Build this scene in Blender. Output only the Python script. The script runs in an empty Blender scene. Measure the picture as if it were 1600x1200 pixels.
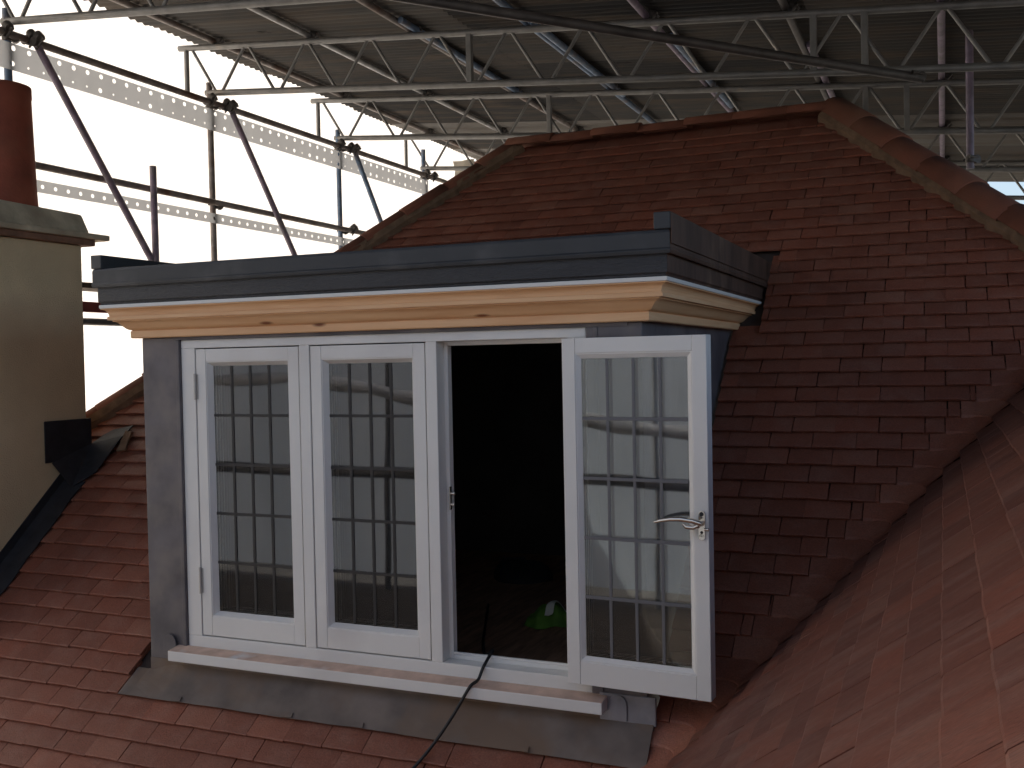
import bpy, bmesh, math, random
from mathutils import Vector, Matrix
rnd = random.Random(7)
R = math.radians
scn = bpy.context.scene
COL = scn.collection

# ------------------------------------------------------------------ camera
CX, CY, CZ = 2.848, -3.251, 1.144
YAW, PITCH, ROLL, FPX = R(23.15), R(-1.368), R(-1.127), 1580.4
fw = Vector((-math.sin(YAW)*math.cos(PITCH), math.cos(YAW)*math.cos(PITCH), math.sin(PITCH)))
rt0 = Vector((math.cos(YAW), math.sin(YAW), 0)); up0 = rt0.cross(fw)
rt = rt0*math.cos(ROLL)+up0*math.sin(ROLL); up = up0*math.cos(ROLL)-rt0*math.sin(ROLL)
cam = bpy.data.cameras.new('camera'); co = bpy.data.objects.new('camera', cam); COL.objects.link(co)
M = Matrix((rt, up, -fw)).transposed().to_4x4(); M.translation = (CX, CY, CZ); co.matrix_world = M
cam.sensor_width = 36; cam.lens = FPX/1600*36; cam.clip_start = .05; cam.clip_end = 2000
scn.camera = co

# ------------------------------------------------------------------ sky, sun, exposure
SUN_EL, SUN_AZ = R(42), R(274)       # compass style: 0 = +Y, 90 = +X
w = bpy.data.worlds.new('World'); scn.world = w; w.use_nodes = True
nt = w.node_tree; bg = nt.nodes['Background']
sky = nt.nodes.new('ShaderNodeTexSky'); sky.sky_type = 'NISHITA'; sky.sun_disc = False
sky.sun_elevation = SUN_EL; sky.sun_rotation = SUN_AZ
sky.air_density = 1.0; sky.dust_density = 3.4; sky.ozone_density = 1.0
nt.links.new(sky.outputs[0], bg.inputs[0]); bg.inputs[1].default_value = .12
sl = bpy.data.lights.new('sun', 'SUN'); sl.energy = 1.5; sl.angle = R(14); sl.color = (1, .93, .83)
so = bpy.data.objects.new('sun', sl); COL.objects.link(so)
sd = Vector((math.sin(SUN_AZ)*math.cos(SUN_EL), math.cos(SUN_AZ)*math.cos(SUN_EL), math.sin(SUN_EL)))
so.rotation_euler = sd.to_track_quat('Z', 'Y').to_euler(); so.location = sd*30
vs = scn.view_settings; vs.view_transform = 'Standard'; vs.look = 'None'; vs.exposure = 1.08; vs.gamma = 1
scn.cycles.max_bounces = 8; scn.cycles.diffuse_bounces = 4; scn.cycles.glossy_bounces = 4
scn.cycles.transmission_bounces = 6; scn.cycles.transparent_max_bounces = 10
scn.cycles.use_denoising = True; scn.cycles.caustics_reflective = False; scn.cycles.caustics_refractive = False
scn.cycles.sample_clamp_indirect = 6

def project(p):
    q = Vector(p)-Vector((CX, CY, CZ)); z = q.dot(fw)
    if z < .05: return None
    return 800+FPX*q.dot(rt)/z, 600-FPX*q.dot(up)/z, z

# ------------------------------------------------------------------ materials
MATS = {}
def mat(name, base=(.5,.5,.5), rough=.6, metal=0., var=.0, scale=8., bump=0., bscale=60., spec=.5, var2=None, stretch=(1,1,1), detail=5., coord='Object'):
    """principled with noise-mixed colour and optional noise bump; var2 = (colour, scale, low, high) adds a second stain"""
    if name in MATS: return MATS[name]
    m = bpy.data.materials.new(name); m.use_nodes = True; t = m.node_tree; N = t.nodes; L = t.links
    b = N['Principled BSDF']; b.inputs['Roughness'].default_value = rough; b.inputs['Metallic'].default_value = metal
    b.inputs['Specular IOR Level'].default_value = spec
    tc = N.new('ShaderNodeTexCoord'); mp = N.new('ShaderNodeMapping'); mp.inputs['Scale'].default_value = stretch
    L.new(tc.outputs[coord], mp.inputs[0])
    col = None
    if var > 0:
        n = N.new('ShaderNodeTexNoise'); n.inputs['Scale'].default_value = scale; n.inputs['Detail'].default_value = detail; L.new(mp.outputs[0], n.inputs['Vector'])
        rp = N.new('ShaderNodeValToRGB'); rp.color_ramp.elements[0].position = .3; rp.color_ramp.elements[1].position = .7
        rp.color_ramp.elements[0].color = (*[c*(1-var) for c in base], 1); rp.color_ramp.elements[1].color = (*[min(1, c*(1+var)) for c in base], 1)
        L.new(n.outputs[0], rp.inputs[0]); col = rp.outputs[0]
    if var2:
        c2, s2, lo, hi = var2
        n2 = N.new('ShaderNodeTexNoise'); n2.inputs['Scale'].default_value = s2; n2.inputs['Detail'].default_value = 6; L.new(mp.outputs[0], n2.inputs['Vector'])
        mr = N.new('ShaderNodeMapRange'); mr.inputs[1].default_value = lo; mr.inputs[2].default_value = hi; L.new(n2.outputs[0], mr.inputs[0])
        mx = N.new('ShaderNodeMix'); mx.data_type = 'RGBA'; L.new(mr.outputs[0], mx.inputs[0])
        if col: L.new(col, mx.inputs[6])
        else: mx.inputs[6].default_value = (*base, 1)
        mx.inputs[7].default_value = (*c2, 1); col = mx.outputs[2]
    if col: L.new(col, b.inputs['Base Color'])
    else: b.inputs['Base Color'].default_value = (*base, 1)
    if bump > 0:
        n3 = N.new('ShaderNodeTexNoise'); n3.inputs['Scale'].default_value = bscale; n3.inputs['Detail'].default_value = 4; L.new(mp.outputs[0], n3.inputs['Vector'])
        bp = N.new('ShaderNodeBump'); bp.inputs['Strength'].default_value = bump; bp.inputs['Distance'].default_value = .004
        L.new(n3.outputs[0], bp.inputs['Height']); L.new(bp.outputs[0], b.inputs['Normal'])
    MATS[name] = m; return m

def tile_mat(name, island, dark, mid, light, streak=.35, stretch=(1,1,1)):
    m = bpy.data.materials.new(name); m.use_nodes = True; t = m.node_tree; N = t.nodes; L = t.links
    b = N['Principled BSDF']; b.inputs['Roughness'].default_value = .62; b.inputs['Specular IOR Level'].default_value = .5
    if island: r = N.new('ShaderNodeNewGeometry').outputs['Random Per Island']
    else: r = N.new('ShaderNodeObjectInfo').outputs['Random']
    rp = N.new('ShaderNodeValToRGB'); cr = rp.color_ramp
    cr.elements[0].position = 0; cr.elements[0].color = (*dark, 1); cr.elements[1].position = 1; cr.elements[1].color = (*light, 1)
    e = cr.elements.new(.45); e.color = (*mid, 1)
    e = cr.elements.new(.85); e.color = (mid[0]*1.18, mid[1]*1.1, mid[2]*1.05, 1)
    L.new(r, rp.inputs[0])
    # fired-clay clouding, shifted per tile
    geo = N.new('ShaderNodeNewGeometry'); 
    add = N.new('ShaderNodeVectorMath'); add.operation = 'ADD'
    cm = N.new('ShaderNodeCombineXYZ'); mu = N.new('ShaderNodeMath'); mu.operation = 'MULTIPLY'; mu.inputs[1].default_value = 37.; L.new(r, mu.inputs[0])
    L.new(mu.outputs[0], cm.inputs[0]); L.new(mu.outputs[0], cm.inputs[2]); mpp = N.new('ShaderNodeMapping'); mpp.inputs['Scale'].default_value = stretch; L.new(geo.outputs['Position'], mpp.inputs[0]); L.new(mpp.outputs[0], add.inputs[0]); L.new(cm.outputs[0], add.inputs[1])
    n = N.new('ShaderNodeTexNoise'); n.inputs['Scale'].default_value = 9; n.inputs['Detail'].default_value = 6; n.inputs['Roughness'].default_value = .65; L.new(add.outputs[0], n.inputs['Vector'])
    mr = N.new('ShaderNodeMapRange'); mr.inputs[1].default_value = .45; mr.inputs[2].default_value = .75; mr.inputs[4].default_value = streak*1.6; L.new(n.outputs[0], mr.inputs[0])
    mx = N.new('ShaderNodeMix'); mx.data_type = 'RGBA'; L.new(mr.outputs[0], mx.inputs[0]); L.new(rp.outputs[0], mx.inputs[6]); mx.inputs[7].default_value = (light[0]*1.15, light[1]*1.6, light[2]*1.9, 1)
    # fine grain
    n2 = N.new('ShaderNodeTexNoise'); n2.inputs['Scale'].default_value = 160; n2.inputs['Detail'].default_value = 3; L.new(add.outputs[0], n2.inputs['Vector'])
    mr2 = N.new('ShaderNodeMapRange'); mr2.inputs[1].default_value = .3; mr2.inputs[2].default_value = .7; mr2.inputs[3].default_value = .78; mr2.inputs[4].default_value = 1.2; L.new(n2.outputs[0], mr2.inputs[0])
    ml = N.new('ShaderNodeMix'); ml.data_type = 'RGBA'; ml.blend_type = 'MULTIPLY'; ml.inputs[0].default_value = 1; L.new(mx.outputs[2], ml.inputs[6]); L.new(mr2.outputs[0], ml.inputs[7])
    L.new(ml.outputs[2], b.inputs['Base Color'])
    bp = N.new('ShaderNodeBump'); bp.inputs['Strength'].default_value = .5; bp.inputs['Distance'].default_value = .003; L.new(n2.outputs[0], bp.inputs['Height']); L.new(bp.outputs[0], b.inputs['Normal'])
    return m
TD, TMID, TL = (.205,.066,.038), (.234,.078,.046), (.28,.108,.066)
M_TILE = tile_mat('clay_tile', False, TD, TMID, TL, .27)
M_TILEI = tile_mat('clay_tile_field', True, TD, TMID, TL, .27)
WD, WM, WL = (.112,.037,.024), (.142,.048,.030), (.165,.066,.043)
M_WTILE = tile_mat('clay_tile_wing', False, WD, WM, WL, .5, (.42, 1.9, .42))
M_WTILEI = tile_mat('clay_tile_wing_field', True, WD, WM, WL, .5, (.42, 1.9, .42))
M_RIDGE = mat('ridge_clay', (.205,.068,.037), .8, var=.2, scale=7, bump=.4, bscale=120, var2=((.22,.095,.055), 3, .5, .75))
M_MORTAR = mat('mortar', (.19,.115,.068), .95, var=.3, scale=18, bump=1., bscale=90)
M_DECK = mat('roof_underlay', (.05,.035,.03), .95)
M_WHITE = mat('white_paint', (.76,.75,.72), .42, var=.035, scale=3, bump=.06, bscale=180, spec=.4, var2=((.64,.62,.6), 2.2, .56, .8))
M_GAP = mat('seal_black', (.02,.02,.022), .8)
M_DUST = mat('dusty_sill_top', (.60,.43,.34), .85, var=.2, scale=14, var2=((.66,.64,.63), 5, .62, .74), bump=.15, bscale=90)
M_LEAD = mat('sheet_lead', (.115,.105,.115), .5, metal=.2, var=.34, scale=5, bump=.4, bscale=16, var2=((.19,.165,.155), 6, .45, .75), detail=8)
M_LEADNEW = mat('bright_lead', (.25,.25,.275), .42, metal=.45, var=.3, scale=9, bump=.5, bscale=20)
M_APRON = mat('lead_apron', (.155,.125,.108), .75, metal=0., var=.3, scale=7, bump=.15, bscale=14, var2=((.17,.115,.08), 4.2, .46, .66), detail=9)
M_FLASH = mat('black_flashing', (.022,.022,.026), .6, var=.4, scale=14, bump=.4, bscale=30)
M_GRP = mat('grey_grained_fascia', (.028,.029,.033), .45, var=.18, scale=60, bump=.9, bscale=55, stretch=(1,1,5), spec=.5, var2=((.055,.057,.062), 2.5, .55, .85))
M_GRPS = mat('smooth_grey_trim', (.030,.032,.036), .42, var=.15, scale=5, bump=.15, bscale=20, var2=((.09,.088,.088), 4, .58, .8))
M_GRPSIDE = mat('side_fascia_tile_bounce', (.085,.05,.036), .62, var=.4, scale=9, bump=.3, bscale=30, stretch=(1,1,.35), spec=.2, var2=((.24,.16,.11), 5, .58, .82))  # same grey plastic, coloured brown for light bounced off the tiles, plus stains
M_TRIMW = mat('white_trim', (.78,.77,.74), .4)
M_RENDER = mat('chimney_render', (.72,.575,.36), .95, var=.1, scale=3, bump=1., bscale=150, var2=((.58,.44,.275), 1.6, .45, .75))
M_CAP = mat('cement_cap', (.60,.51,.365), .95, var=.25, scale=9, bump=.8, bscale=60, var2=((.38,.30,.21), 5, .5, .8))
M_CAPB = mat('brick_corbel', (.26,.14,.09), .9, var=.3, scale=12, bump=.6, bscale=70)
M_POT = mat('terracotta_pot', (.33,.085,.048), .8, var=.3, scale=6, bump=.5, bscale=80, var2=((.30,.11,.06), 4, .5, .8))
M_GALV = mat('galvanised_tube', (.42,.42,.42), .42, metal=.55, var=.3, scale=9, bump=.1, var2=((.27,.22,.18), 6, .55, .75))
M_RUST = mat('rusty_tube', (.27,.24,.225), .6, metal=.3, var=.35, scale=12, var2=((.17,.09,.06), 5, .5, .75))
M_BLUE = mat('blue_paint_tube', (.13,.20,.31), .5, var=.35, scale=12, var2=((.2,.18,.19), 7, .5, .7))
M_PURP = mat('purple_paint_tube', (.24,.19,.26), .5, var=.35, scale=12, var2=((.20,.18,.18), 7, .5, .72))
M_TDARK = mat('dark_tube', (.11,.10,.095), .5, metal=.3, var=.3, scale=9)
M_CPL = mat('coupler_steel', (.12,.108,.10), .6, metal=.4, var=.4, scale=30)
M_ALU = mat('aluminium_beam', (.25,.245,.235), .5, metal=.35, var=.18, scale=10, var2=((.32,.27,.22), 5, .6, .8))
M_STRIP = None
M_CHROME = mat('chrome', (.72,.67,.60), .16, metal=1)
M_BLACK = mat('black_rubber', (.012,.012,.014), .55)
M_FLOORB = mat('room_boards', (.30,.17,.105), .8, var=.4, scale=6, stretch=(8,1,1))
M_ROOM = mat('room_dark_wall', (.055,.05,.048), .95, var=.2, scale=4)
M_HIVIS = mat('hivis_green', (.12,.27,.035), .8, var=.35, scale=14)
M_REFL = mat('reflective_tape', (.85,.83,.7), .5)
M_BAG = mat('dark_bag', (.02,.02,.022), .8, var=.3, scale=20)
M_BOARD = mat('scaffold_board_wood', (.09,.065,.045), .9, var=.4, scale=5, stretch=(1,8,1), bump=.4)
M_REDB = mat('red_board', (.22,.035,.025), .7, var=.3, scale=8)
M_GROUND = mat('ground_earth', (.16,.14,.11), .95, var=.3, scale=.5)
M_BRICK = mat('wall_render', (.35,.30,.25), .95, var=.15, scale=3)
M_LEADBAR = mat('lead_came', (.026,.024,.024), .6, metal=0.)
M_LEADBARI = mat('lead_came_inside', (.15,.15,.16), .5, metal=.2)

def pine_mat():
    m = bpy.data.materials.new('fresh_pine'); m.use_nodes = True; t = m.node_tree; N = t.nodes; L = t.links
    b = N['Principled BSDF']; b.inputs['Roughness'].default_value = .55; b.inputs['Specular IOR Level'].default_value = .35
    at = N.new('ShaderNodeAttribute'); at.attribute_name = 'grain'      # (along, across, piece)
    mp = N.new('ShaderNodeMapping'); mp.inputs['Scale'].default_value = (.9, 13, 5); L.new(at.outputs['Vector'], mp.inputs[0])
    n = N.new('ShaderNodeTexNoise'); n.inputs['Scale'].default_value = 2.2; n.inputs['Detail'].default_value = 5; n.inputs['Distortion'].default_value = .6; L.new(mp.outputs[0], n.inputs['Vector'])
    rp = N.new('ShaderNodeValToRGB'); cr = rp.color_ramp; cr.elements[0].position = .3; cr.elements[0].color = (.73,.41,.205,1); cr.elements[1].position = .65; cr.elements[1].color = (.83,.53,.295,1)
    L.new(n.outputs[0], rp.inputs[0])
    mp2 = N.new('ShaderNodeMapping'); mp2.inputs['Scale'].default_value = (4.2, 13, 3); L.new(at.outputs['Vector'], mp2.inputs[0])
    v = N.new('ShaderNodeTexVoronoi'); v.inputs['Scale'].default_value = 1.; L.new(mp2.outputs[0], v.inputs['Vector'])
    # only some cells carry a knot
    sep = N.new('ShaderNodeSeparateColor'); L.new(v.outputs['Color'], sep.inputs[0])
    gt = N.new('ShaderNodeMath'); gt.operation = 'GREATER_THAN'; gt.inputs[1].default_value = .45; L.new(sep.outputs[0], gt.inputs[0])
    mr = N.new('ShaderNodeMapRange'); mr.inputs[1].default_value = .16; mr.inputs[2].default_value = .06; L.new(v.outputs['Distance'], mr.inputs[0])
    mu = N.new('ShaderNodeMath'); mu.operation = 'MULTIPLY'; L.new(mr.outputs[0], mu.inputs[0]); L.new(gt.outputs[0], mu.inputs[1])
    mx = N.new('ShaderNodeMix'); mx.data_type = 'RGBA'; L.new(mu.outputs[0], mx.inputs[0]); L.new(rp.outputs[0], mx.inputs[6]); mx.inputs[7].default_value = (.22,.075,.03,1)
    L.new(mx.outputs[2], b.inputs['Base Color'])
    return m
M_PINE = pine_mat()

def glass_mat():
    m = bpy.data.materials.new('window_glass'); m.use_nodes = True; t = m.node_tree; N = t.nodes; L = t.links
    N.remove(N['Principled BSDF']); out = N['Material Output']
    tr = N.new('ShaderNodeBsdfTransparent'); tr.inputs[0].default_value = (.88,.92,.90,1)
    gl = N.new('ShaderNodeBsdfGlossy'); gl.inputs['Roughness'].default_value = .022
    fr = N.new('ShaderNodeFresnel'); fr.inputs[0].default_value = 2.45
    n = N.new('ShaderNodeTexNoise'); n.inputs['Scale'].default_value = 2.2; n.inputs['Detail'].default_value = 1
    tc = N.new('ShaderNodeTexCoord'); L.new(tc.outputs['Object'], n.inputs['Vector'])
    bp = N.new('ShaderNodeBump'); bp.inputs['Strength'].default_value = .05; bp.inputs['Distance'].default_value = .02; L.new(n.outputs[0], bp.inputs['Height']); L.new(bp.outputs[0], gl.inputs['Normal'])
    mx = N.new('ShaderNodeMixShader'); L.new(fr.outputs[0], mx.inputs[0]); L.new(tr.outputs[0], mx.inputs[1]); L.new(gl.outputs[0], mx.inputs[2])
    df = N.new('ShaderNodeBsdfDiffuse'); df.inputs[0].default_value = (.62,.66,.72,1)   # film of building dust
    m2 = N.new('ShaderNodeMixShader'); m2.inputs[0].default_value = .016; L.new(mx.outputs[0], m2.inputs[1]); L.new(df.outputs[0], m2.inputs[2]); L.new(m2.outputs[0], out.inputs[0])
    return m
M_GLASS = glass_mat()

def sheeting_mat(name, trans, tint=(1, .955, .885)):
    m = bpy.data.materials.new(name); m.use_nodes = True; t = m.node_tree; N = t.nodes; L = t.links
    N.remove(N['Principled BSDF']); out = N['Material Output']
    tc = N.new('ShaderNodeTexCoord')
    mp = N.new('ShaderNodeMapping'); mp.inputs['Scale'].default_value = (3, 3, .7); L.new(tc.outputs['Object'], mp.inputs[0])
    wv = N.new('ShaderNodeTexNoise'); wv.inputs['Scale'].default_value = 2.2; wv.inputs['Detail'].default_value = 4; L.new(mp.outputs[0], wv.inputs['Vector'])
    mr = N.new('ShaderNodeMapRange'); mr.inputs[1].default_value = .3; mr.inputs[2].default_value = .7; mr.inputs[3].default_value = .9; mr.inputs[4].default_value = 1.; L.new(wv.outputs[0], mr.inputs[0])
    mc = N.new('ShaderNodeMix'); mc.data_type = 'RGBA'; mc.blend_type = 'MULTIPLY'; mc.inputs[0].default_value = 1; mc.inputs[6].default_value = (trans*tint[0], trans*tint[1], trans*tint[2], 1); L.new(mr.outputs[0], mc.inputs[7])
    a = N.new('ShaderNodeBsdfTranslucent'); L.new(mc.outputs[2], a.inputs[0])
    d = N.new('ShaderNodeBsdfDiffuse'); d.inputs[0].default_value = (.75,.75,.75,1)
    mx = N.new('ShaderNodeMixShader'); mx.inputs[0].default_value = .18; L.new(a.outputs[0], mx.inputs[1]); L.new(d.outputs[0], mx.inputs[2]); L.new(mx.outputs[0], out.inputs[0])
    return m
M_SHEET = sheeting_mat('white_sheeting', .95)
M_STRIP = sheeting_mat('grey_plastic_strip', .34, (.96, .99, 1.03))

def corr_mat(name, lo, mid, hi):
    m = bpy.data.materials.new(name); m.use_nodes = True; t = m.node_tree; N = t.nodes; L = t.links
    b = N['Principled BSDF']; b.inputs['Roughness'].default_value = .85; b.inputs['Metallic'].default_value = 0; b.inputs['Specular IOR Level'].default_value = .12
    oi = N.new('ShaderNodeObjectInfo'); geo = N.new('ShaderNodeNewGeometry')
    rp = N.new('ShaderNodeValToRGB'); cr = rp.color_ramp; cr.elements[0].color = (*lo,1); cr.elements[1].color = (*hi,1); e = cr.elements.new(.7); e.color = (*mid,1)
    L.new(oi.outputs['Random'], rp.inputs[0])
    mp = N.new('ShaderNodeMapping'); mp.inputs['Scale'].default_value = (.6, 4, 1); L.new(geo.outputs['Position'], mp.inputs[0])
    n = N.new('ShaderNodeTexNoise'); n.inputs['Scale'].default_value = 1.6; n.inputs['Detail'].default_value = 7; n.inputs['Roughness'].default_value = .65; L.new(mp.outputs[0], n.inputs['Vector'])
    mr = N.new('ShaderNodeMapRange'); mr.inputs[1].default_value = .45; mr.inputs[2].default_value = .7; mr.inputs[4].default_value = .6; L.new(n.outputs[0], mr.inputs[0])
    mx = N.new('ShaderNodeMix'); mx.data_type = 'RGBA'; L.new(mr.outputs[0], mx.inputs[0]); L.new(rp.outputs[0], mx.inputs[6]); mx.inputs[7].default_value = (.15,.115,.085,1)
    # flaking black patches
    n2 = N.new('ShaderNodeTexNoise'); n2.inputs['Scale'].default_value = 1.4; n2.inputs['Detail'].default_value = 9; n2.inputs['Roughness'].default_value = .72; L.new(mp.outputs[0], n2.inputs['Vector'])
    mr2 = N.new('ShaderNodeMapRange'); mr2.inputs[1].default_value = .655; mr2.inputs[2].default_value = .69; L.new(n2.outputs[0], mr2.inputs[0])
    mx2 = N.new('ShaderNodeMix'); mx2.data_type = 'RGBA'; L.new(mr2.outputs[0], mx2.inputs[0]); L.new(mx.outputs[2], mx2.inputs[6]); mx2.inputs[7].default_value = (.03,.03,.03,1)
    L.new(mx2.outputs[2], b.inputs['Base Color'])
    return m
M_CORR = corr_mat('corrugated_iron', (.045,.045,.046), (.09,.087,.083), (.20,.19,.178))
M_CORR_LIT = corr_mat('backlit_corrugated_iron', (.16,.155,.148), (.28,.27,.255), (.40,.39,.37))  # same iron in a paler colour, standing in for light from the back

# ------------------------------------------------------------------ mesh helpers
class MB:
    def __init__(s): s.v = []; s.f = []; s.mi = []; s.sm = []
    def add(s, vs_, fs, mi=0, smooth=False):
        o = len(s.v); s.v += [tuple(p) for p in vs_]
        for f in fs: s.f.append(tuple(i+o for i in f)); s.mi.append(mi); s.sm.append(smooth)
    def box(s, x0, x1, y0, y1, z0, z1, mi=0, top=None):
        x0, x1 = min(x0, x1), max(x0, x1); y0, y1 = min(y0, y1), max(y0, y1); z0, z1 = min(z0, z1), max(z0, z1)
        o = len(s.f)
        s.add([(x0,y0,z0),(x1,y0,z0),(x1,y1,z0),(x0,y1,z0),(x0,y0,z1),(x1,y0,z1),(x1,y1,z1),(x0,y1,z1)],
              [(3,2,1,0),(4,5,6,7),(0,1,5,4),(1,2,6,5),(2,3,7,6),(3,0,4,7)], mi)
        if top is not None: s.mi[o+1] = top
    def tube(s, a, b, r, n=12, mi=0, cap=True, hollow=0):
        a = Vector(a); b = Vector(b); d = (b-a).normalized(); u = d.orthogonal().normalized(); v = d.cross(u)
        ring = lambda c, r_: [c+u*(r_*math.cos(2*math.pi*i/n))+v*(r_*math.sin(2*math.pi*i/n)) for i in range(n)]
        s.add(ring(a, r)+ring(b, r), [(i, (i+1)%n, n+(i+1)%n, n+i) for i in range(n)], mi, True)
        if cap: s.add(ring(a, r), [tuple(range(n))[::-1]], mi); s.add(ring(b, r), [tuple(range(n))], mi)
    def path(s, pts, r, n=8, mi=0):
        pts = [Vector(p) for p in pts]; rings = []; u = None
        for i, p in enumerate(pts):
            d = (pts[min(i+1, len(pts)-1)]-pts[max(i-1, 0)]).normalized()
            u = d.orthogonal().normalized() if u is None else (u-d*u.dot(d)).normalized()
            v = d.cross(u); rr = r[i] if isinstance(r, (list, tuple)) else r
            rings += [p+u*(rr*math.cos(2*math.pi*k/n))+v*(rr*math.sin(2*math.pi*k/n)) for k in range(n)]
        fs = [(i*n+k, i*n+(k+1)%n, (i+1)*n+(k+1)%n, (i+1)*n+k) for i in range(len(pts)-1) for k in range(n)]
        s.add(rings, fs, mi, True)
        s.add(rings[:n], [tuple(range(n))[::-1]], mi); s.add(rings[-n:], [tuple(range(n))], mi)
    def prism(s, poly, vec, mi=0):
        n = len(poly); vec = Vector(vec); p = [Vector(q) for q in poly]
        s.add(p+[q+vec for q in p], [tuple(range(n))[::-1], tuple(range(n, 2*n))]+[(i, (i+1)%n, n+(i+1)%n, n+i) for i in range(n)], mi)
    def mesh(s, name, mats):
        me = bpy.data.meshes.new(name); me.from_pydata(s.v, [], s.f)
        for m in (mats if isinstance(mats, (list, tuple)) else [mats]): me.materials.append(m)
        me.polygons.foreach_set('material_index', s.mi); me.polygons.foreach_set('use_smooth', s.sm); me.update()
        return me
    def build(s, name, mats, parent=None, bevel=0, fix=True):
        me = s.mesh(name, mats)
        if fix:
            bm = bmesh.new(); bm.from_mesh(me); bmesh.ops.recalc_face_normals(bm, faces=bm.faces); bm.to_mesh(me); bm.free()
        o = bpy.data.objects.new(name, me); COL.objects.link(o); attach(o, parent)
        if bevel:
            md = o.modifiers.new('bevel', 'BEVEL'); md.width = bevel; md.segments = 2; md.limit_method = 'ANGLE'; md.angle_limit = R(40)
        return o
def attach(o, parent):
    if parent is None: return
    o.parent = parent
    off = Vector((0, 0, 0)); p = parent
    while p: off += p.location; p = p.parent
    o.location = o.location-off
def thing(name, label, cat, loc=(0,0,0), group=None, kind=None):
    o = bpy.data.objects.new(name, None); COL.objects.link(o); o.location = loc; o.empty_display_size = .1
    tag(o, label, cat, group, kind); return o
def tag(o, label=None, cat=None, group=None, kind=None):
    if label: o['label'] = label
    if cat: o['category'] = cat
    if group: o['group'] = group
    if kind: o['kind'] = kind
    return o

# ------------------------------------------------------------------ the dormer's key measures (metres)
H, W = 1.25, 1.733                     # window frame
XL, XR = -.195, 1.929                  # dormer front
GT, GB = 1.216, .049                   # sash openings, top and bottom
OPEN = [(.068, .570), (.617, 1.118), (1.163, 1.665)]
PITCHR = R(42.2); TP = math.tan(PITCHR); CP, SP = math.cos(PITCHR), math.sin(PITCHR)
Z0 = -.085                             # main tile surface at Y = 0
RY, RZ = 2.90, Z0+2.90*TP              # ridge
RX0, RX1 = .28, 2.29
VX0, VK = 2.085, .86                   # valley: X = VX0 + VK * Y
zr = lambda Y: Z0+TP*Y
WTOP = 1.42                            # main-slope Y at which the wing reaches its ridge

# ------------------------------------------------------------------ ground, house body
g = MB(); g.add([(-400,-400,-6.5),(400,-400,-6.5),(400,400,-6.5),(-400,400,-6.5)], [(0,1,2,3)])
tag(g.build('ground', M_GROUND, fix=False), kind='structure')

# ------------------------------------------------------------------ roofs
EAVE = -1.45
LEX = -2.35                            # left eave
main = thing('main_roof', 'large red clay tiled hipped roof slope behind and around the dormer', 'roof', (1.2, 0, zr(0)))
wing = thing('wing_roof', 'nearer red brown tiled roof slope in the lower right foreground', 'roof', (2.6, -1.5, Z0+TP*(2.6-VX0)/VK))
def slab(name, poly, m, parent, dz=-.05, th=.03):
    b = MB(); b.prism([(x, y, z+dz-th) for x, y, z in poly], (0, 0, th)); return b.build(name, m, parent)
pt = lambda X, Y: (X, Y, zr(Y))
# deck of the main slope, left open where the dormer stands
hl = lambda Y: RX0-(RY-Y)
slab('roof_deck', [pt(LEX-.2, EAVE), pt(-.22, EAVE), pt(-.22, RY-(RX0+.22)), pt(hl(.3), .3), pt(LEX-.2, hl(.3)*0+.3)], M_DECK, main)
slab('roof_deck', [pt(-.22, EAVE), pt(VX0+VK*EAVE, EAVE), pt(1.96, (1.96-VX0)/VK), pt(1.96, 0), pt(-.22, 0)], M_DECK, main)
slab('roof_deck', [pt(1.96, (1.96-VX0)/VK), pt(VX0+VK*WTOP, WTOP), pt(4.6, .59), pt(RX1, RY), pt(1.96, RY)], M_DECK, main)
slab('roof_deck', [pt(-.22, 1.95), pt(1.96, 1.95), pt(1.96, RY), pt(RX0, RY), pt(-.22, RY-(RX0+.22))], M_DECK, main)
# unseen slopes: left hip end, back, right hip end
b = MB(); zl = RZ-TP*(RX0-LEX)
b.add([(RX0, RY, RZ-.05), (LEX, RY-(RX0-LEX), zl-.05), (LEX, RY+(RX0-LEX), zl-.05), (RX1, RY, RZ-.05), (6, RY+3.7, RZ-.05-TP*3.71), (6, RY-3.71, RZ-.05-TP*3.71)],
      [(0, 2, 1), (0, 3, 4, 2), (3, 5, 4)])
b.build('rear_slopes', M_DECK, main, fix=False)

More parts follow.
